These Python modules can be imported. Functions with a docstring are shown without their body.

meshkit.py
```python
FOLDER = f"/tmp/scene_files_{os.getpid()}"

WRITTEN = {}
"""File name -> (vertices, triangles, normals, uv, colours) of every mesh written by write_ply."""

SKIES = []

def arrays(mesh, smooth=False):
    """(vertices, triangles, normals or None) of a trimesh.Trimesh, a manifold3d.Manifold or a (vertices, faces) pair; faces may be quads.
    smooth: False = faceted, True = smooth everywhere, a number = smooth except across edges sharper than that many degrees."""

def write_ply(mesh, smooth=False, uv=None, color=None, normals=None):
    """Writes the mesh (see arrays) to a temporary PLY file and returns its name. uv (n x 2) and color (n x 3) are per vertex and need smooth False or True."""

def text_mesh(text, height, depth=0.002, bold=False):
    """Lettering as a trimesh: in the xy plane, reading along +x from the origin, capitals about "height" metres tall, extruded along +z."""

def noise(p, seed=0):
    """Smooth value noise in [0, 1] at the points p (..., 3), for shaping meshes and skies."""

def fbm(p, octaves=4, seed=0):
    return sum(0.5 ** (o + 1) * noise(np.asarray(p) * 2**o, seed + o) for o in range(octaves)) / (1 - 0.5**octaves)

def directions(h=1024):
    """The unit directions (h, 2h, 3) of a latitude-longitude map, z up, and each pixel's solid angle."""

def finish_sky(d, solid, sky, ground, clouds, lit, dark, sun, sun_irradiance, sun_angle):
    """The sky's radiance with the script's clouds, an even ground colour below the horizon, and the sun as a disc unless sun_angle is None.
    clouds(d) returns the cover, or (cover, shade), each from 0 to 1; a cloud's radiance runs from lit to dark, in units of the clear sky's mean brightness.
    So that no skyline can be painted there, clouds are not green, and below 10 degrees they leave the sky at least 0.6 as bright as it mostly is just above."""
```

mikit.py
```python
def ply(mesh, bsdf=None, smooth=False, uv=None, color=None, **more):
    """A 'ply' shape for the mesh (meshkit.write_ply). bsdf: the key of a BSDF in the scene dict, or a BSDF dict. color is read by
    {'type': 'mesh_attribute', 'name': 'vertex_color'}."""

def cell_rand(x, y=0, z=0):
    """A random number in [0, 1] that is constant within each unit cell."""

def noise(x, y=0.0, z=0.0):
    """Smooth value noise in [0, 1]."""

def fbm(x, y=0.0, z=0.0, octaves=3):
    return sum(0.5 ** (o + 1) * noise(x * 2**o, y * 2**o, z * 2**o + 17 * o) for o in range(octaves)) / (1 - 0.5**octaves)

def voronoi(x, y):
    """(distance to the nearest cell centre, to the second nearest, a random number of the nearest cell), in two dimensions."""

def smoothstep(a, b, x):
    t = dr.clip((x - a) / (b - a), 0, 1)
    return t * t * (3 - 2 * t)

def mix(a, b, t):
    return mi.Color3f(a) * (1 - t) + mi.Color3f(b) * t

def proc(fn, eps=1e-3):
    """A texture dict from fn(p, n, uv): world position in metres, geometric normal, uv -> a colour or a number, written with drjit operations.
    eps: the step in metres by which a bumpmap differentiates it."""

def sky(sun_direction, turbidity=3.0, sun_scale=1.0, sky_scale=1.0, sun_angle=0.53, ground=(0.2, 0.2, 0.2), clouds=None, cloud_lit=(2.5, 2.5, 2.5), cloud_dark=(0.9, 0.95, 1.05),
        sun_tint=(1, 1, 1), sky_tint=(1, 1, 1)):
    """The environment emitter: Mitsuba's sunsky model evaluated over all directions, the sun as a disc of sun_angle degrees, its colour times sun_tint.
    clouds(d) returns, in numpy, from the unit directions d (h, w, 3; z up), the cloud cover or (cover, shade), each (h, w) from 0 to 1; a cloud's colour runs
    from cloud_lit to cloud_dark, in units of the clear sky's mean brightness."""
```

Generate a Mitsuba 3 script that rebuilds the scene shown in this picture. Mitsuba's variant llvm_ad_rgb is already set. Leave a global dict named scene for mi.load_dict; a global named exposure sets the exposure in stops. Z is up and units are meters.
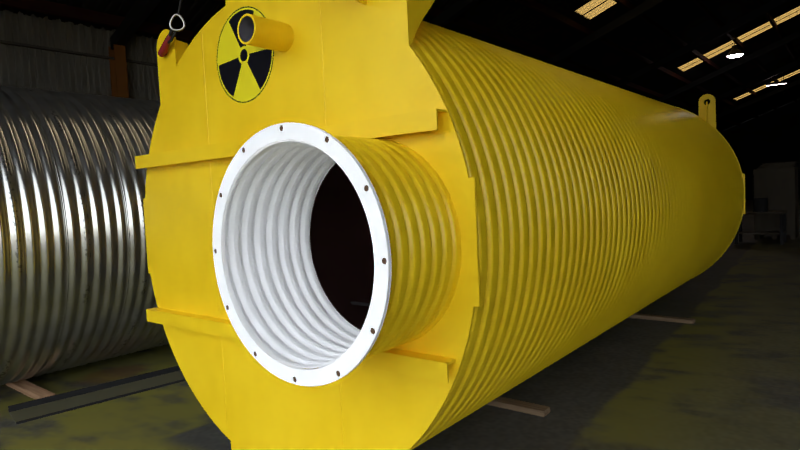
import math, random
import numpy as np, trimesh, mitsuba as mi, mikit, meshkit
import drjit as dr
from shapely.geometry import Polygon, Point, box as sbox
from shapely.ops import unary_union
from shapely import affinity
T = mi.ScalarTransform4f
scene, labels = {}, {}
random.seed(4)
rng = np.random.default_rng(4)

# ------------------------------------------------------------------ camera, sky, exposure
Z0 = 1.29                                   # height of the yellow vessel's axis above the floor
CAM = np.array([2.3902, -1.8530, 0.1961 + Z0])
FWD = np.array([-0.62992, 0.77478, -0.05409])
UP = np.array([0.0024, 0.07158, 0.99743])
scene['camera'] = {'type': 'perspective', 'fov': 2 * math.degrees(math.atan(400 / 574.8)), 'fov_axis': 'x', 'near_clip': 0.05, 'far_clip': 500,
                   'to_world': T().look_at(origin=CAM.tolist(), target=(CAM + FWD).tolist(), up=UP.tolist())}
exposure = 4.55


def cloud_cover(d):
    n = meshkit.fbm(d * np.array([3.0, 3.0, 6.0]), 4, seed=3)
    return np.clip(0.75 + 0.5 * (n - 0.4), 0, 1), np.clip((n - 0.35) * 1.2, 0, 0.6)


scene['sky'] = mikit.sky((0.45, 0.72, 0.80), turbidity=3.5, sun_scale=0.5, sky_scale=1.0, ground=(0.22, 0.21, 0.19), clouds=cloud_cover,
                         cloud_lit=(1.5, 1.5, 1.5), cloud_dark=(0.9, 0.92, 0.96))

# ------------------------------------------------------------------ materials


def two(d):
    return {'type': 'twosided', 'bsdf': d}


def pr(col, rough=0.5, metallic=0.0, spec=0.5, **k):
    c = {'type': 'rgb', 'value': list(col)} if isinstance(col, (tuple, list)) else col
    return two({'type': 'principled', 'base_color': c, 'roughness': rough, 'metallic': metallic, 'specular': spec, **k})


def yellow_paint(p, n, uv):
    a = mikit.fbm(p.x * 1.7, p.y * 1.7, p.z * 1.7, octaves=3)
    b = mikit.noise(p.x * 14, p.y * 14, p.z * 5)
    return mikit.mix((0.80, 0.540, 0.010), (0.86, 0.60, 0.016), mikit.smoothstep(0.25, 0.75, a * 0.8 + b * 0.2))


def steel_color(p, n, uv):
    # spangled zinc: mottled grey with duller streaks, and rows of worn stencil specks on some crests
    a = mikit.fbm(p.x * 7, p.y * 18, p.z * 7, octaves=3)
    base = mikit.mix((0.36, 0.355, 0.32), (0.56, 0.555, 0.52), a)
    k = (p.y + 0.455) / 0.45
    f = dr.abs(k - dr.floor(k + 0.5))
    band = 1 - mikit.smoothstep(0.035, 0.06, f)
    speck = mikit.smoothstep(0.56, 0.64, mikit.noise(p.x * 40, p.y * 90, p.z * 55)) * band * mikit.smoothstep(0.35, 0.5, mikit.noise(p.x, p.y, p.z * 6 + 3))
    return mikit.mix(base, (0.16, 0.16, 0.15), speck * 0.8)


def steel_rough(p, n, uv):
    return 0.14 + 0.16 * mikit.fbm(p.x * 9, p.y * 25, p.z * 9, octaves=3)


def sq(a, b, x):
    return mikit.smoothstep(a, b, x)


def floor_color(p, n, uv):
    n1 = mikit.fbm(p.x * 1.1, p.y * 1.1, 0.3, octaves=4)
    n2 = mikit.fbm(p.x * 5, p.y * 5, 2.0, octaves=4)
    n3 = mikit.noise(p.x * 40, p.y * 40, 1.0)
    con = mikit.mix((0.050, 0.050, 0.045), (0.095, 0.094, 0.080), n1 * 0.5 + n2 * 0.5) * (0.85 + 0.3 * n3)
    # yellow overspray all round the paint job, with the sheeted strip under the vessel left clean
    streak = mikit.fbm(p.x * 2.2 + p.y * 0.6, p.y * 5.0 - p.x * 1.2, 5.0, octaves=4)
    wob = 0.10 * (mikit.noise(p.y * 2.0, 3.3) - 0.5)
    right = sq(-0.02, 0.05, p.x - (1.15 - 0.055 * p.y + wob))
    front = 1 - sq(-0.08, 0.10, p.y - (0.02 + 0.25 * (mikit.noise(p.x * 3.0, 7.0) - 0.5)))
    left = 1 - sq(-0.04, 0.05, p.x + 1.18 - 0.25 * (mikit.noise(p.y * 2.5, 1.7) - 0.5))
    outside = dr.maximum(dr.maximum(right, front), left)
    near = 1 - sq(2.2, 5.2, dr.sqrt(p.x * p.x + 0.12 * (p.y - 2.0) * (p.y - 2.0)))
    m = outside * near * sq(0.30, 0.62, streak * 0.75 + n2 * 0.25 + 0.06) * (1 - 0.2 * right) * (1 - 0.62 * right * sq(0.05, 0.9, p.x - 1.15 + 0.055 * p.y))
    col = mikit.mix(con, (0.185, 0.175, 0.030), m * 0.9)
    # rusty smear beside the steel pipe
    dd = dr.sqrt(dr.square((p.x + 2.83) / 0.25) + dr.square((p.y - 0.42) / 0.32)) + 0.5 * (n2 - 0.5)
    return mikit.mix(col, (0.16, 0.085, 0.025), (1 - sq(0.6, 1.1, dd)) * 0.6)


def floor_bump(p, n, uv):
    return mikit.fbm(p.x * 12, p.y * 12, 0.0, octaves=3)


def wood_color(p, n, uv):
    g = mikit.fbm(p.x * 4, p.y * 60, p.z * 60, octaves=3)
    return mikit.mix((0.13, 0.085, 0.048), (0.26, 0.18, 0.105), g)


def clad_color(p, n, uv):
    g = mikit.fbm(p.x * 2, p.y * 6, p.z * 0.7, octaves=3)
    return mikit.mix((0.15, 0.145, 0.12), (0.24, 0.23, 0.19), g)


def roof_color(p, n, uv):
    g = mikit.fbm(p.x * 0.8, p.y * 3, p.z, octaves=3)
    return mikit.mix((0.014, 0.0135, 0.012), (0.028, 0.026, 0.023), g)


def rust_color(p, n, uv):
    g = mikit.fbm(p.x * 5, p.y * 5, p.z * 2, octaves=3)
    return mikit.mix((0.22, 0.085, 0.018), (0.32, 0.13, 0.03), g)


scene['m_yellow'] = pr(mikit.proc(yellow_paint), 0.38, spec=0.22)
scene['m_yellow_gloss'] = pr(mikit.proc(yellow_paint), 0.27, spec=0.3)
scene['m_white'] = pr((0.95, 0.95, 0.945), 0.4, spec=0.25)
scene['m_steel'] = pr(mikit.proc(steel_color), mikit.proc(steel_rough), metallic=0.92)
scene['m_floor'] = two({'type': 'bumpmap', 'arbitrary': mikit.proc(floor_bump, eps=4e-3), 'scale': 0.004,
                        'bsdf': {'type': 'principled', 'base_color': mikit.proc(floor_color), 'roughness': 0.62, 'specular': 0.3}})
scene['m_wood'] = pr(mikit.proc(wood_color), 0.75, spec=0.2)


def new_wood(p, n, uv):
    g = mikit.fbm(p.x * 4, p.y * 60, p.z * 60, octaves=3)
    return mikit.mix((0.34, 0.19, 0.10), (0.52, 0.33, 0.20), g)


scene['m_wood_new'] = pr(mikit.proc(new_wood), 0.75, spec=0.2)
scene['m_clad'] = pr(mikit.proc(clad_color), 0.6, spec=0.3)
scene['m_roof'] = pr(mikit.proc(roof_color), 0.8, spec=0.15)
scene['m_purlin'] = pr((0.05, 0.016, 0.012), 0.7, spec=0.1)
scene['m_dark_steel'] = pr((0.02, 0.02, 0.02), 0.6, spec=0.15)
scene['m_rust'] = pr(mikit.proc(rust_color), 0.7, spec=0.2)
scene['m_girt'] = pr((0.10, 0.095, 0.078), 0.6, spec=0.2)
scene['m_rust_dark'] = pr((0.10, 0.06, 0.035), 0.8, spec=0.1)
scene['m_bar'] = pr((0.095, 0.092, 0.055), 0.6, metallic=0.0, spec=0.2)
scene['m_black'] = pr((0.006, 0.006, 0.009), 0.5, spec=0.05)
scene['m_lemon'] = pr((0.76, 0.66, 0.012), 0.4, spec=0.4)
scene['m_lining'] = pr((0.24, 0.13, 0.115), 0.6, spec=0.2)
scene['m_bare_pipe'] = pr((0.16, 0.15, 0.17), 0.5, metallic=0.3)
scene['m_red'] = pr((0.22, 0.012, 0.014), 0.4)
scene['m_chrome'] = pr((0.40, 0.39, 0.36), 0.3, metallic=1.0)
scene['m_skylight'] = {'type': 'principledthin', 'base_color': {'type': 'rgb', 'value': [0.17, 0.118, 0.038]}, 'roughness': 0.7, 'diff_trans': 1.1, 'spec_trans': 0.0}
scene['m_skylight_bright'] = {'type': 'principledthin', 'base_color': {'type': 'rgb', 'value': [0.72, 0.64, 0.48]}, 'roughness': 0.7, 'diff_trans': 1.1, 'spec_trans': 0.0}
scene['m_grey_board'] = pr((0.085, 0.072, 0.052), 0.8, spec=0.2)
scene['m_pale'] = pr((0.35, 0.33, 0.32), 0.7, spec=0.2)

# ------------------------------------------------------------------ helpers
used = {}


def numbered(name):
    n = used.get(name, 0)
    used[name] = n + 1
    return name if n == 0 else f'{name}_{n:03d}'


def cat(parts):
    vs, fs, k = [], [], 0
    for m in parts:
        v, f = (np.asarray(m.vertices), np.asarray(m.faces)) if hasattr(m, 'vertices') else m
        vs.append(v); fs.append(f + k); k += len(v)
    return trimesh.Trimesh(np.vstack(vs), np.vstack(fs), process=False)


def bx(x0, x1, y0, y1, z0, z1, bevel=0.0):
    lo, hi = np.array([min(x0, x1), min(y0, y1), min(z0, z1)]), np.array([max(x0, x1), max(y0, y1), max(z0, z1)])
    if bevel <= 0:
        m = trimesh.creation.box(extents=hi - lo)
        m.apply_translation((lo + hi) / 2)
        return m
    b = min(bevel, *(0.45 * (hi - lo)))
    pts = []
    for s in np.ndindex(2, 2, 2):
        c = np.where(s, hi, lo)
        for ax in range(3):
            q = c + np.where(s, -b, b)
            q[ax] = c[ax]
            pts.append(q)
    return trimesh.convex.convex_hull(np.array(pts))


def prism_xz(poly, y0, y1):
    """A polygon drawn in x, z, made solid from y0 to y1."""
    out = []
    for g in getattr(poly, 'geoms', [poly]):
        m = trimesh.creation.extrude_polygon(g, abs(y1 - y0), engine='earcut')
        v = np.asarray(m.vertices)
        v = np.stack([v[:, 0], min(y0, y1) + (abs(y1 - y0) - v[:, 2]), v[:, 1]], 1)
        m = trimesh.Trimesh(v, m.faces, process=False)
        out.append(m)
    r = cat(out)
    return r


def prism_yz(poly, x0, x1):
    m = trimesh.creation.extrude_polygon(poly, abs(x1 - x0), engine='earcut')
    v = np.asarray(m.vertices)
    return trimesh.Trimesh(np.stack([min(x0, x1) + v[:, 2], v[:, 0], v[:, 1]], 1), m.faces, process=False)


def grid_surf(V, wrap_u=True):
    """V (M, N, 3): rows along the axis, columns round it."""
    M, N = V.shape[:2]
    i = np.arange(M - 1)[:, None]
    j = np.arange(N if wrap_u else N - 1)[None, :]
    a = i * N + j
    b = i * N + (j + 1) % N
    c, d = a + N, b + N
    f = np.concatenate([np.stack([a, b, d], -1).reshape(-1, 3), np.stack([a, d, c], -1).reshape(-1, 3)])
    return trimesh.Trimesh(V.reshape(-1, 3), f, process=False)


def corrugated(cx, cz, crest, depth, pitch, y0, y1, nper, nth, power=1.5, lead=0.0, phase=0.0, inward=False):
    M = int(round((y1 - y0) / pitch * nper)) + 1
    y = np.linspace(y0, y1, M)[:, None]
    th = (np.arange(nth) / nth * 2 * np.pi)[None, :]
    ph = 2 * np.pi * (y - phase) / pitch - lead * th
    g = 0.5 - 0.5 * np.cos(ph)
    r = crest - depth + depth * g ** power if inward else crest - depth * (1 - g) ** power
    V = np.stack([cx + r * np.cos(th), np.broadcast_to(y, r.shape), cz + r * np.sin(th)], -1)
    return grid_surf(V)


def ring_tube(cx, cz, r, y, tr, nth=180, k=8, lead=0.0):
    th = np.arange(nth) / nth * 2 * np.pi
    a = np.arange(k) / k * 2 * np.pi
    rr = r + tr * np.cos(a)[:, None]
    V = np.stack([cx + rr * np.cos(th), np.broadcast_to(y + tr * np.sin(a)[:, None], (k, nth)), cz + rr * np.sin(th)], -1)
    V = np.concatenate([V, V[:1]])
    return grid_surf(V)


def tube(points, r, k=10, closed=False):
    P = np.asarray(points, float)
    n = len(P)
    tan = np.roll(P, -1, 0) - np.roll(P, 1, 0)
    if not closed:
        tan[0], tan[-1] = P[1] - P[0], P[-1] - P[-2]
    tan /= np.linalg.norm(tan, axis=1)[:, None]
    u = np.cross(tan[0], [0.3, 0.9, 0.2]); u /= np.linalg.norm(u)
    rows = []
    rad = np.broadcast_to(r, (n,))
    for i in range(n):
        u = u - tan[i] * (u @ tan[i]); u /= np.linalg.norm(u)
        w = np.cross(tan[i], u)
        a = np.arange(k) / k * 2 * np.pi
        rows.append(P[i] + rad[i] * (np.cos(a)[:, None] * u + np.sin(a)[:, None] * w))
    V = np.array(rows)
    if closed:
        V = np.concatenate([V, V[:1]])
        return grid_surf(V)
    m = grid_surf(V)
    v = np.vstack([m.vertices, P[:1], P[-1:]])
    j = np.arange(k)
    f = np.vstack([m.faces, np.stack([(j + 1) % k, j, j * 0 + n * k], 1), np.stack([(n - 1) * k + j, (n - 1) * k + (j + 1) % k, j * 0 + n * k + 1], 1)])
    return trimesh.Trimesh(v, f, process=False)


def arc(cx, cz, r, a0, a1, n=24):
    a = np.radians(np.linspace(a0, a1, n))
    return [(cx + r * math.cos(t), cz + r * math.sin(t)) for t in a]


def add(name, mesh, mat, parent=None, smooth=False, label=None, category=None, group=None, kind=None, lift=True, more=None):
    key = numbered(name if parent is None else f'{parent}__{name}')
    if lift:
        mesh = trimesh.Trimesh(np.asarray(mesh.vertices) + [0, 0, Z0], mesh.faces, process=False)
    scene[key] = mikit.ply(mesh, mat, smooth=smooth, **(more or {}))
    note(key, label, category, group, kind)
    return key


def note(key, label=None, category=None, group=None, kind=None):
    d = {k: v for k, v in (('label', label), ('category', category), ('group', group), ('kind', kind)) if v}
    if d:
        labels[key] = d


def thing(name, label, category, group=None):
    key = numbered(name)
    note(key, label, category, group)
    return key


def copy(parent, name, src, to_world, mat=None):
    key = numbered(name if parent is None else f'{parent}__{name}')
    scene[key] = {**src, 'to_world': to_world}
    if mat:
        scene[key]['bsdf'] = {'type': 'ref', 'id': mat}
    return key


# ------------------------------------------------------------------ the building
XW, EAVE, SLOPE, XR = -6.5, 2.86, math.tan(math.radians(20)), 4.5     # left wall, eave height and ridge (heights count from the vessel's axis)
XE = 2 * XR - XW
YF, YB = -3.4, 42.0
RIDGE = EAVE + SLOPE * (XR - XW)
add('floor', bx(-16, 25, -30, YB + 0.3, -Z0 - 0.25, -Z0), 'm_floor', label='dark grey concrete floor with yellow overspray', kind='structure')


def clad_sheet(width, height, pitch=0.0847, deep=0.022):
    """A trapezoid-ribbed sheet in y (across) and z (up), facing +x."""
    ys, xs = [], []
    for k in range(int(round(width / pitch))):
        for f, x in ((0.0, 0), (0.30, 0), (0.42, deep), (0.68, deep), (0.80, 0)):
            ys.append((k + f) * pitch); xs.append(x)
    ys.append(width + 0.015); xs.append(0)
    V = np.array([[(x, y, z) for x, y in zip(xs, ys)] for z in (0, height)], float)
    m = grid_surf(V, wrap_u=False)
    return m


SHEET_W = 0.762
sheet = mikit.ply(clad_sheet(SHEET_W, EAVE + Z0 + 0.1), 'm_clad')
note('wall_left', 'ribbed metal cladding wall behind the steel pipe', kind='structure')
for k in range(60):
    y = YF + k * SHEET_W
    if y > YB:
        break
    copy('wall_left', 'cladding_sheet', sheet, T().translate([XW + random.uniform(0, 0.004), y, 0]))
for z in (2.43, 1.05, -0.3):
    add('girt', bx(XW - 0.13, XW - 0.004, YF, YB, z - 0.06, z + 0.06), 'm_dark_steel', 'wall_left')
add('girt', bx(XW + 0.026, XW + 0.10, YF, YB, 2.42, 2.45), 'm_girt', 'wall_left')
add('eave_beam', bx(XW + 0.03, XW + 0.16, YF, YB, EAVE + 0.06, EAVE + 0.16), 'm_dark_steel', 'wall_left')
# a plain outer skin keeps daylight out of the laps
add('wall_left__backing', bx(XW - 0.2, XW - 0.14, YF, YB, -Z0, EAVE + 0.1), 'm_dark_steel')
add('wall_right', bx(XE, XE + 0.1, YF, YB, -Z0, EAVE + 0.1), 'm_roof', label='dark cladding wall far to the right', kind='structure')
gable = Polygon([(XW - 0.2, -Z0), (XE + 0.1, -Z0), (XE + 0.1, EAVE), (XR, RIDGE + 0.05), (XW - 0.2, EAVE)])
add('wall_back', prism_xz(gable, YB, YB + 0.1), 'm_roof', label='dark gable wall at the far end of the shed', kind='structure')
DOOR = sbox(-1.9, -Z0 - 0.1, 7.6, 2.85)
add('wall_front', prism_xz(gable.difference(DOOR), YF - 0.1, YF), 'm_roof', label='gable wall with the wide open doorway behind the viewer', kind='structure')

# roof: ribbed sheets running up the slope, some of them translucent
note('ceiling', 'black underside of the pitched shed roof', kind='structure')
RW = 0.93
run = (XR - XW) / math.cos(math.radians(20))


def roof_sheet(x_from, x_to, side):
    """Ribbed sheet in y, from x_from to x_to on the slope."""
    ys, hs = [], []
    n = 6
    for k in range(n):
        p = RW / n
        for f, h in ((0, 0), (0.42, 0), (0.55, 0.026), (0.80, 0.026), (0.93, 0)):
            ys.append((k + f) * p); hs.append(h)
    ys.append(RW + 0.02); hs.append(0)
    rows = []
    for x in (x_from, x_to):
        z = EAVE + SLOPE * (x - XW) if side < 0 else EAVE + SLOPE * (XE - x)
        rows.append([(x, y, z + h + Z0) for y, h in zip(ys, hs)])
    return grid_surf(np.array(rows, float), wrap_u=False)


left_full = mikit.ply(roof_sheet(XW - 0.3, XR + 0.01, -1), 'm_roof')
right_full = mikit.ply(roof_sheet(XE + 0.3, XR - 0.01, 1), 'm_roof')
X_SKY = (-2.82, 3.6)
left_low = mikit.ply(roof_sheet(XW - 0.3, X_SKY[0] + 0.02, -1), 'm_roof')
left_high = mikit.ply(roof_sheet(X_SKY[1] - 0.02, XR + 0.01, -1), 'm_roof')
sky_left = mikit.ply(roof_sheet(*X_SKY, -1), 'm_skylight')
n_sheets = int((YB - YF) / RW) + 1
# the rows of translucent sheets, about ten metres apart
sky_rows = [int(round((y - YF + 0.2) / RW)) for y in (1.2, 11.3, 20.8, 31.5)]
sky_y = {}
for k, y in zip(sky_rows, (1.2, 11.3, 20.75, 31.4)):
    sky_y[k] = y
for k in range(n_sheets):
    y = YF - 0.2 + k * RW
    at = T().translate([0, y, 0])
    if k in sky_rows:
        copy('ceiling', 'roof_sheet', left_low, at); copy('ceiling', 'roof_sheet', left_high, at)
        s = copy('ceiling', 'skylight_sheet', sky_left, at, 'm_skylight_bright' if y < 4 else None)   # unseen row by the doorway, made brighter to put highlights on the pipes
        if s == 'ceiling__skylight_sheet':
            note(s, 'cream translucent roof sheet')
        a0, a1 = X_SKY
        add('lap_strip', cat([trimesh.Trimesh(np.array([[x, yy, EAVE + SLOPE * (x - XW) - 0.012 + zz] for x in X_SKY for yy in (y + RW * 0.47, y + RW * 0.52) for zz in (0, 0.01)]),
            np.array([[0, 1, 3], [0, 3, 2], [4, 6, 7], [4, 7, 5], [0, 4, 5], [0, 5, 1], [2, 3, 7], [2, 7, 6], [0, 2, 6], [0, 6, 4], [1, 5, 7], [1, 7, 3]]), process=False)]), 'm_dark_steel', 'ceiling')
    else:
        copy('ceiling', 'roof_sheet', left_full, at)
    copy('ceiling', 'roof_sheet', right_full, at)
add('ridge_cap', bx(XR - 0.25, XR + 0.25, YF - 0.2, YB, RIDGE + 0.03, RIDGE + 0.06), 'm_roof', 'ceiling')
PURL = [-2.0 + 1.03 * k for k in range(-4, 7)]
for x in PURL:
    for xx in (x, 2 * XR - x):
        z = EAVE + SLOPE * (x - XW)
        add('purlin', bx(xx - 0.035, xx + 0.035, YF, YB, z - 0.17, z - 0.015), 'm_purlin', 'ceiling')
FRAMES = [2.36 + 5.2 * k for k in range(-0, 7)]
for y in FRAMES:
    for s in (-1, 1):
        pts = [(XW + 0.1, EAVE - 0.13), (XR, RIDGE - 0.17), (XR, RIDGE - 0.45), (XW + 0.1, EAVE - 0.30)]
        if s > 0:
            pts = [(2 * XR - a, b) for a, b in pts]
        add('rafter', prism_xz(Polygon(pts), y - 0.07, y + 0.07), 'm_dark_steel', 'ceiling')
col_i = unary_union([sbox(-0.13, -0.15, 0.13, -0.135), sbox(-0.13, 0.135, 0.13, 0.15), sbox(-0.006, -0.14, 0.006, 0.14)])


def column(x, y, label):
    m = trimesh.creation.extrude_polygon(affinity.translate(affinity.rotate(col_i, 90), x, y), EAVE + Z0 - 0.3, engine='earcut')
    return m


for i, y in enumerate(FRAMES[:1]):
    key = thing('steel_column', 'rusty orange steel column against the ribbed wall left of the yellow vessel', 'column')
    web = [sbox(-0.09, -0.085, -0.078, 0.085), sbox(0.078, -0.085, 0.09, 0.085), sbox(-0.08, -0.005, 0.08, 0.005)]
    pl = affinity.translate(unary_union(web), XW + 0.145, y)
    m = trimesh.creation.extrude_polygon(pl, EAVE + Z0 - 0.25, engine='earcut')
    add('post', m, 'm_rust', key, lift=False)
    add('base_plate', bx(XW + 0.03, XW + 0.33, y - 0.18, y + 0.18, -Z0, -Z0 + 0.02), 'm_rust', key)

# lamps under the roof


def high_bay(x, y, z, r, label, power, tilt=0.0):
    key = thing('high_bay_lamp', label, 'lamp')
    prof = [(0.05, 0.34), (0.09, 0.33), (0.10, 0.2), (0.16, 0.15), (r * 0.8, 0.07), (r, 0.0), (r - 0.008, 0.0), (r * 0.78, 0.06), (0.14, 0.14), (0.0, 0.15)]
    V = np.array([[(q * math.cos(a), q * math.sin(a), h) for a in np.linspace(0, 2 * np.pi, 32, endpoint=False)] for q, h in prof])
    R = trimesh.transformations.rotation_matrix(tilt, [0, 1, 0])
    M = trimesh.transformations.translation_matrix([x, y, z]) @ R
    sh = grid_surf(V); sh.apply_transform(M)
    add('shade', sh, 'm_dark_steel', key, smooth=40)
    V = np.array([[(q * math.cos(a), q * math.sin(a), h) for a in np.linspace(0, 2 * np.pi, 32, endpoint=False)] for q, h in ((r * 0.97, 0.004), (r * 0.7, -0.05), (r * 0.3, -0.07), (0.001, -0.075))])
    le = grid_surf(V); le.apply_transform(M)
    le.fix_normals()
    if np.mean(np.asarray(le.face_normals)[:, 2]) > 0:
        le.invert()
    add('lens', le, 'm_white', key, label='glowing pinkish white lens', more={'emitter': {'type': 'area', 'radiance': {'type': 'rgb', 'value': [power, power * 0.86, power * 0.88]}}})
    top = EAVE + SLOPE * (x - XW)
    add('hanger', bx(x - 0.012, x + 0.012, y - 0.012, y + 0.012, z + 0.32, top - 0.03), 'm_dark_steel', key)


high_bay(-1.08, 21.0, 4.38, 0.27, 'round high bay lamp glowing pinkish white under the second skylight strip', 0.9)
key = thing('strip_lamp', 'thin lit strip lamp below the furthest skylight strip', 'lamp')
lamp_y = 29.2
add('housing', bx(-1.12, -0.34, lamp_y - 0.09, lamp_y + 0.09, 4.33, 4.41, 0.01), 'm_dark_steel', key)
add('tube', tube([(-1.10 + 0.75 * t, lamp_y, 4.29) for t in np.linspace(0, 1, 5)], 0.024), 'm_white', key, smooth=40, label='lit pinkish tube',
    more={'emitter': {'type': 'area', 'radiance': {'type': 'rgb', 'value': [0.30, 0.235, 0.23]}}})
for x in (-1.0, -0.45):
    add('hanger', bx(x - 0.01, x + 0.01, lamp_y - 0.01, lamp_y + 0.01, 4.40, EAVE + SLOPE * (x - XW) - 0.03), 'm_dark_steel', key)

# ------------------------------------------------------------------ the yellow vessel
R, LEN, PITCH = 1.25, 6.19, 0.09
NX, NZ, NL, N_RI, N_RO, N_RB = 0.736, -0.011, 0.48, 0.423, 0.4835, 0.466
V = thing('corrugated_vessel', 'huge yellow corrugated pipe vessel with radiation sign and white lined nozzle', 'tank')
disc = Point(0, 0).buffer(R, 96)


def lug(xo, xi, z0, ztop, hole):
    c, r = (xo + xi) / 2, abs(xi - xo) / 2
    return unary_union([sbox(min(xo, xi), z0, max(xo, xi), ztop - r), Point(c, ztop - r).buffer(r, 16)]).difference(Point(*hole).buffer(0.036, 12))


TAB = sbox(-1.252, -0.245, 1.252, 0.245)
FOOT = sbox(-0.44, -Z0 + 0.003, 0.44, -0.9)
hop_front = Polygon([(-0.23, 1.0), (0.972, 0.7), (0.972, 1.95), (-0.23, 1.95)])
front = unary_union([disc, TAB, FOOT, hop_front])
front = front.union(lug(-0.955, -0.748, 0.70, 1.237, (-0.866, 1.12)))
front = front.difference(Point(-0.866, 1.12).buffer(0.034, 12)).difference(Point(NX, NZ).buffer(0.432, 48))
add('end_plate', prism_xz(front, 0.0, 0.012), 'm_yellow', V)
back = unary_union([disc, TAB, lug(-0.951, -0.76, 0.7, 1.255, (-0.857, 1.155)), lug(0.951, 0.76, 0.7, 1.255, (0.857, 1.155))])
back = back.difference(Point(0.857, 1.155).buffer(0.036, 12)).difference(Point(-0.857, 1.155).buffer(0.036, 12))
add('end_plate', prism_xz(back, LEN, LEN + 0.025), 'm_yellow', V)
add('shell', corrugated(0, 0, 1.2435, 0.034, PITCH, 0.012, LEN, 18, 300, power=6.0, phase=0.113), 'm_yellow_gloss', V, smooth=True)
for k in range(1, 14):
    y = 0.113 + 0.09 * (5 * k - 4)
    add('lock_seam', ring_tube(0, 0, 1.2140, y, 0.0055, 240, 6), 'm_yellow_gloss', V, smooth=True)
add('lining', grid_surf(np.array([[(1.200 * math.cos(a), y, 1.200 * math.sin(a)) for a in np.linspace(0, 2 * np.pi, 120, endpoint=False)] for y in (0.014, LEN - 0.002)])), 'm_lining', V, smooth=True, label='dark inner lining')
for y in (0.015, LEN - 0.004):
    ringp = Point(0, 0).buffer(1.199, 64)
    if y < 1:
        ringp = ringp.difference(Point(NX, NZ).buffer(0.44, 48))
    add('lining', prism_xz(ringp, y, y + 0.002), 'm_lining', V)
add('inner_deck', bx(-0.985, 0.985, 1.60, LEN - 0.05, -0.71, -0.69), 'm_lining', V, label='dark deck plate inside')
add('deck_edge_glint', bx(-0.98, 0.98, 1.585, 1.60, -0.712, -0.688), 'm_pale', V, label='strip along the deck edge coloured pale as if catching light')  # pale colour stands in for light caught on the deck edge
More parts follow.
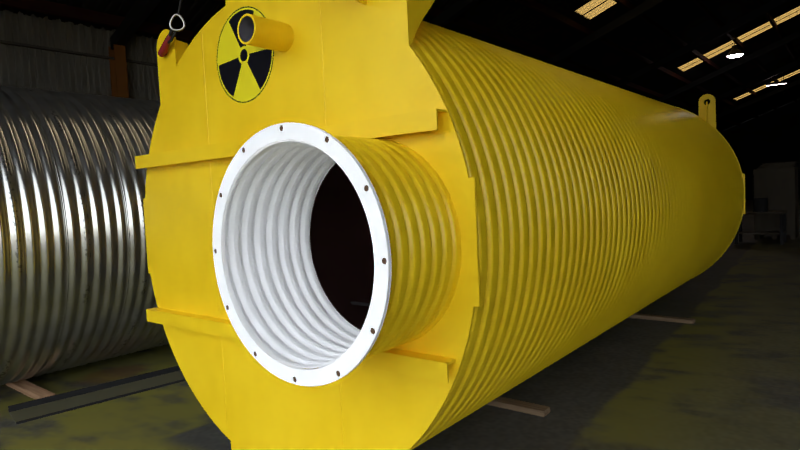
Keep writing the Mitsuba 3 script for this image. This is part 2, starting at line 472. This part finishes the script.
# stiffening angles across the end plate: a leg standing off the plate and a lip turned down
for (x0, x1, zt, zb) in ((-1.181, 1.140, 0.509, 0.430), (-1.179, 1.138, -0.462, -0.540)):
    prof = Polygon([(0.0, zt), (-0.0685, zt), (-0.0685, zb), (-0.0605, zb), (-0.0605, zt - 0.008), (0.0, zt - 0.008)])
    m = prism_yz(prof, x0, x1)
    if zt < 0:      # the nozzle passes just clear of the lower one
        pass
    add('stiffening_angle', m, 'm_yellow', V)
for x in (-0.465, 0.478):
    z1 = 1.15 if x < 0 else 1.9
    zs = [(-1.1, -0.541), (-0.461, 0.429), (0.51, z1)]
    if x > 0:
        zs = [(-1.1, -0.541), (0.51, z1)]
    for a, b in zs:
        add('weld_seam', tube([(x, 0.0018, a + (b - a) * t) for t in np.linspace(0, 1, 6)], 0.0042, 12), 'm_yellow', V, smooth=True)
# inlet hopper on top: sides lean back as they rise
side = Polygon([(0.012, 0.78), (0.0, 1.95), (1.16, 1.95), (0.09, 0.905), (0.0, 0.795)])
side = Polygon([(0.012, 0.785), (0.09, 0.896), (0.201, 1.01), (1.13, 1.95), (0.012, 1.95)])
add('hopper_side', prism_yz(side, 0.962, 0.972), 'm_yellow', V)
side2 = Polygon([(0.012, 1.15), (0.20, 1.235), (1.13, 1.95), (0.012, 1.95)])
add('hopper_side', prism_yz(side2, -0.23, -0.22), 'm_yellow', V)
hb = np.array([[x, y, z] for (x, y, z) in ((-0.22, 0.30, 1.235), (0.40, 0.30, 1.19), (0.962, 0.201, 1.01), (0.962, 1.13, 1.95), (0.40, 1.13, 1.95), (-0.22, 1.13, 1.95))], float)
hb2 = np.vstack([hb, hb + [0, -0.012, 0.006]])
hbm = trimesh.Trimesh(hb2, [[0, 4, 1], [0, 5, 4], [1, 3, 2], [1, 4, 3], [6, 7, 10], [6, 10, 11], [7, 8, 9], [7, 9, 10], [0, 1, 7], [0, 7, 6], [1, 2, 8], [1, 8, 7], [2, 3, 9], [2, 9, 8], [3, 4, 10], [3, 10, 9], [4, 5, 11], [4, 11, 10], [5, 0, 6], [5, 6, 11]], process=False)
add('hopper_back', hbm, 'm_yellow', V)
fin = Polygon([(0.0, 0.996), (-0.09, 1.008), (-0.32, 1.12), (-0.32, 1.62), (0.0, 1.75)])
add('hopper_fin', prism_yz(Polygon([(0.0, 0.997), (-0.055, 1.003), (-0.30, 1.06), (-0.30, 1.55), (0.0, 1.70)]), 0.750, 0.762), 'm_yellow', V)
add('lug_gusset', prism_yz(Polygon([(0.012, 0.98), (0.11, 0.98), (0.085, 1.15), (0.012, 1.16)]), -0.762, -0.750), 'm_yellow', V)
add('lug_gusset', prism_yz(Polygon([(LEN, 0.85), (LEN - 0.10, 0.92), (LEN - 0.02, 1.16), (LEN, 1.16)]), 0.850, 0.864), 'm_yellow', V)
# nozzle
nz = add('nozzle', corrugated(NX, NZ, 0.447, 0.016, 0.066, -NL + 0.016, 0.002, 18, 200, power=3.5, lead=1.0, phase=0.02), 'm_yellow_gloss', V, smooth=True, label='short yellow corrugated nozzle')
add('liner', corrugated(NX, NZ, 0.4295, 0.015, 0.066, -NL + 0.004, 0.01, 14, 200, power=2.6, lead=1.0, phase=0.02, inward=True), 'm_white', nz, smooth=True, label='white corrugated inside')
th = np.linspace(0, 2 * np.pi, 160)
hel = np.stack([NX + 0.4265 * np.cos(th), -0.27 + 0.066 * th / (2 * np.pi), NZ + 0.4265 * np.sin(th)], 1)
flange = Point(NX, NZ).buffer(N_RO, 96).difference(Point(NX, NZ).buffer(N_RI, 96))
for k in range(12):
    a = math.pi / 2 - k * math.pi / 6 - 0.007
    flange = flange.difference(Point(NX + N_RB * math.cos(a), NZ + N_RB * math.sin(a)).buffer(0.0105, 8))
add('flange', prism_xz(flange, -NL, -NL + 0.016), 'm_white', nz, smooth=30, label='white drilled ring')
for k in range(12):
    a = math.pi / 2 - k * math.pi / 6 - 0.007
    add('bolt_hole', prism_xz(Point(NX + N_RB * math.cos(a), NZ + N_RB * math.sin(a)).buffer(0.0107, 10), -NL + 0.002, -NL + 0.013), 'm_rust_dark', nz, label='small rusty bolt hole' if k == 0 else None)
# weld bead where the nozzle meets the plate
add('weld_bead', ring_tube(NX, NZ, 0.442, -0.001, 0.006, 160, 8), 'm_yellow', nz, smooth=True)
add('sleeve_end', ring_tube(NX, NZ, 0.427, 0.008, 0.006, 160, 8), 'm_white', nz, smooth=True)
# vent pipe through the sign
VX, VZ, VL = 0.223, 0.969, 0.22
prof = [(0.0675, 0.0), (0.0675, -VL + 0.002), (0.0655, -VL), (0.0585, -VL), (0.0565, -VL + 0.002)]
Vv = np.array([[(VX + q * math.cos(a), y, VZ + q * math.sin(a)) for a in np.linspace(0, 2 * np.pi, 64, endpoint=False)] for q, y in prof])
vp = add('vent_pipe', grid_surf(Vv), 'm_yellow', V, smooth=35)
Vv = np.array([[(VX + q * math.cos(a), y, VZ + q * math.sin(a)) for a in np.linspace(0, 2 * np.pi, 64, endpoint=False)] for q, y in ((0.0566, -VL + 0.003), (0.0564, -0.004), (0.0001, -0.003))])
add('bore', grid_surf(Vv), 'm_bare_pipe', vp, smooth=35, label='bare grey metal bore')
# radiation sign
SX, SZ = -0.098, 0.946
c0 = Point(SX, SZ)
cut = Point(VX, VZ).buffer(0.0668, 32)
sg = add('warning_sign', prism_xz(c0.buffer(0.2425, 64).difference(cut), -0.0012, 0.0), 'm_lemon', V, label='round yellow and black radiation trefoil sign')
add('rim', prism_xz(c0.buffer(0.2405, 64).difference(c0.buffer(0.2352, 64)).difference(cut), -0.0018, -0.0012), 'm_black', sg, label='thin black rim')
for a in (91, 212, 330):
    blade = Polygon(arc(SX, SZ, 0.2255, a - 28.5, a + 28.5) + arc(SX, SZ, 0.047, a + 28.5, a - 28.5, 8)).difference(cut)
    add('blade', prism_xz(blade, -0.0018, -0.0012), 'm_black', sg, label='black trefoil blade' if a == 91 else None)
add('hub', prism_xz(c0.buffer(0.031, 24), -0.0018, -0.0012), 'm_black', sg, label='black centre dot')

# ------------------------------------------------------------------ the steel pipe
PX, PZ, PR = -3.36, -Z0 + 0.05 + 1.253, 1.25
SP = thing('galvanised_pipe', 'big bare galvanised corrugated steel pipe lying left of the yellow vessel', 'pipe')
add('shell', corrugated(PX, PZ, PR, 0.022, PITCH, -1.7, 5.5, 12, 320, power=1.25, phase=-0.455 - 0.045), 'm_steel', SP, smooth=True)
for k in range(-2, 12):
    y = -0.14 + 0.45 * k
    if -1.65 < y < 5.4:
        add('lock_seam', ring_tube(PX, PZ, PR - 0.019, y, 0.007, 240, 6), 'm_steel', SP, smooth=True)

# ------------------------------------------------------------------ things on the floor
F = -Z0


def plank(name, x0, x1, y0, y1, h, label, rot=0.0, group=None, z=F, mat='m_wood'):
    m = bx(x0, x1, y0, y1, z, z + h, 0.004)
    c = np.array([(x0 + x1) / 2, (y0 + y1) / 2, 0])
    m.apply_transform(trimesh.transformations.rotation_matrix(rot, [0, 0, 1], c))
    return add(name, m, mat, label=label, category='timber', group=group)


plank('wooden_block', -3.9, -2.56, -0.25, -0.15, 0.049, 'short wooden batten wedged under the front of the steel pipe', mat='m_wood_new')
plank('timber_batten', -0.80, 0.77, 1.52, 1.62, 0.040, 'light wooden batten sticking out under the front half of the yellow vessel')
plank('timber_batten', -0.85, 1.00, 4.58, 4.67, 0.040, 'long thin wooden batten under the rear half of the yellow vessel')
# angle iron on the floor
th = math.atan2(0.838 + 0.466, -2.36 + 2.547)
p0, dirv, nrm = np.array([-2.545, -0.475]), np.array([math.cos(th), math.sin(th)]), np.array([math.sin(th), -math.cos(th)])
Lb, wb, hb_ = 3.4, 0.29, 0.055
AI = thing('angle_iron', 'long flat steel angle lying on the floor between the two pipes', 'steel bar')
for nm, prof, mat in (('base_leg', [(0.012, 0), (wb, 0), (wb, 0.012), (0.012, 0.012)], 'm_bar'), ('toe_shadow_strip', [(wb, 0), (wb + 0.022, 0), (wb + 0.022, 0.012), (wb, 0.012)], 'm_dark_steel'), ('upright_leg', [(0, 0), (0.012, 0), (0.012, hb_), (0, hb_)], 'm_dark_steel')):  # dark strip along the toe is an edge shadow put in as colour
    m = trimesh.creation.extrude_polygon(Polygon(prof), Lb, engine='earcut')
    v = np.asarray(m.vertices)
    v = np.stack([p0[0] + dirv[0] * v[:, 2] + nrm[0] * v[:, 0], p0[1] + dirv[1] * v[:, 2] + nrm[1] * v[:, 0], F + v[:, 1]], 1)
    add(nm, trimesh.Trimesh(v, m.faces, process=False), mat, AI, label='upright leg coloured near black' if nm == 'upright_leg' else None)  # upright leg coloured darker than the base leg

# ------------------------------------------------------------------ crane sling on the lug
S = thing('lifting_sling', 'red hook with a silver link and wire rope on the left lifting lug', 'lifting hook')
hk = [(-0.866, -0.035, 1.075), (-0.866, -0.03, 1.10), (-0.85, -0.03, 1.118), (-0.80, -0.035, 1.13), (-0.755, -0.038, 1.15), (-0.72, -0.04, 1.175)]
hook = [(-0.868, 0.03, 1.10), (-0.868, 0.006, 1.098), (-0.866, -0.02, 1.092), (-0.845, -0.032, 1.09), (-0.81, -0.036, 1.105), (-0.775, -0.038, 1.13), (-0.74, -0.04, 1.155), (-0.715, -0.04, 1.175)]
add('hook', tube(hook, [0.008, 0.012, 0.017, 0.021, 0.022, 0.020, 0.016, 0.011], 12), 'm_red', S, smooth=True, label='dark red hook')
add('latch', tube([(-0.735, -0.045, 1.13), (-0.70, -0.05, 1.135), (-0.655, -0.05, 1.165), (-0.64, -0.05, 1.185)], 0.008, 8), 'm_dark_steel', S, smooth=True)
cx_, cz_ = -0.632, 1.222
ring = []
for t in np.linspace(0, 2 * np.pi, 40, endpoint=False):
    a, b = 0.038 * math.cos(t), 0.044 * math.sin(t)
    a *= 1.0 - 0.35 * math.sin(t)
    ring.append((cx_ + 0.777 * a, -0.045 + 0.628 * a, cz_ + b))
add('link', tube(ring, 0.0068, 10, closed=True), 'm_chrome', S, smooth=True, label='silver master link')
add('shank', tube([(-0.725, -0.04, 1.165), (-0.700, -0.045, 1.185), (-0.685, -0.045, 1.20)], 0.011, 8), 'm_dark_steel', S, smooth=True)
add('wire_rope', tube([(-0.612, -0.045, 1.262), (-0.57, -0.03, 1.40), (-0.38, 0.06, 2.2), (-0.03, 0.3, 4.0), (0.13, 0.42, 4.95)], 0.007, 8), 'm_dark_steel', S, smooth=True)

# ------------------------------------------------------------------ dark clutter at the far right
K = thing('wooden_crate', 'tall dark boarded crate standing behind the far end of the vessel', 'crate')
cx0, cx1, cy0, cy1, ct = 0.30, 1.12, 14.2, 15.0, 0.38
add('body', bx(cx0, cx1, cy0, cy1, F + 0.1, ct, 0.01), 'm_grey_board', K)
for i in range(6):
    w_ = (cx1 - cx0) / 6
    add('board', bx(cx0 + i * w_ + 0.006, cx0 + (i + 1) * w_ - 0.006, cy0 - 0.02, cy0, F + 0.12, ct - 0.02), 'm_grey_board', K)
for z in (F + 0.2, ct - 0.12):
    add('batten', bx(cx0, cx1, cy0 - 0.045, cy0 - 0.02, z, z + 0.09), 'm_grey_board', K)
for x in (cx0, (cx0 + cx1) / 2 - 0.05, cx1 - 0.1):
    add('skid', bx(x, x + 0.1, cy0, cy1, F, F + 0.1), 'm_grey_board', K)
K = thing('workbench', 'low dark workbench in front of the boarded crate', 'workbench')
add('top', bx(0.05, 1.02, 12.9, 13.6, -0.63, -0.58, 0.005), 'm_grey_board', K)
for x in (0.08, 0.94):
    for y in (12.93, 13.52):
        add('leg', bx(x, x + 0.06, y, y + 0.06, F, -0.63), 'm_dark_steel', K)
add('shelf', bx(0.09, 0.99, 12.95, 13.55, F + 0.22, F + 0.25), 'm_grey_board', K)
K = thing('pallet_stack', 'stack of pale rolls and boards above the crate', 'boards')
labels[K]['label'] = 'stacked boards lying on top of the dark crate'
for i in range(4):
    a = 0.02 * (i - 1.5)
    m = bx(cx0 + 0.05 + 0.04 * i, cx0 + 0.75 + 0.03 * i, cy0 + 0.1, cy1 - 0.1, ct + 0.035 * i, ct + 0.035 * i + 0.03, 0.004)
    add('board', m, 'm_grey_board', K)
add('paint_drum', trimesh.creation.cylinder(0.14, 0.30, sections=32, transform=trimesh.transformations.translation_matrix([0.55, 13.25, -0.58 + 0.15])), 'm_dark_steel', smooth=40, label='small dark drum on the workbench', category='drum')
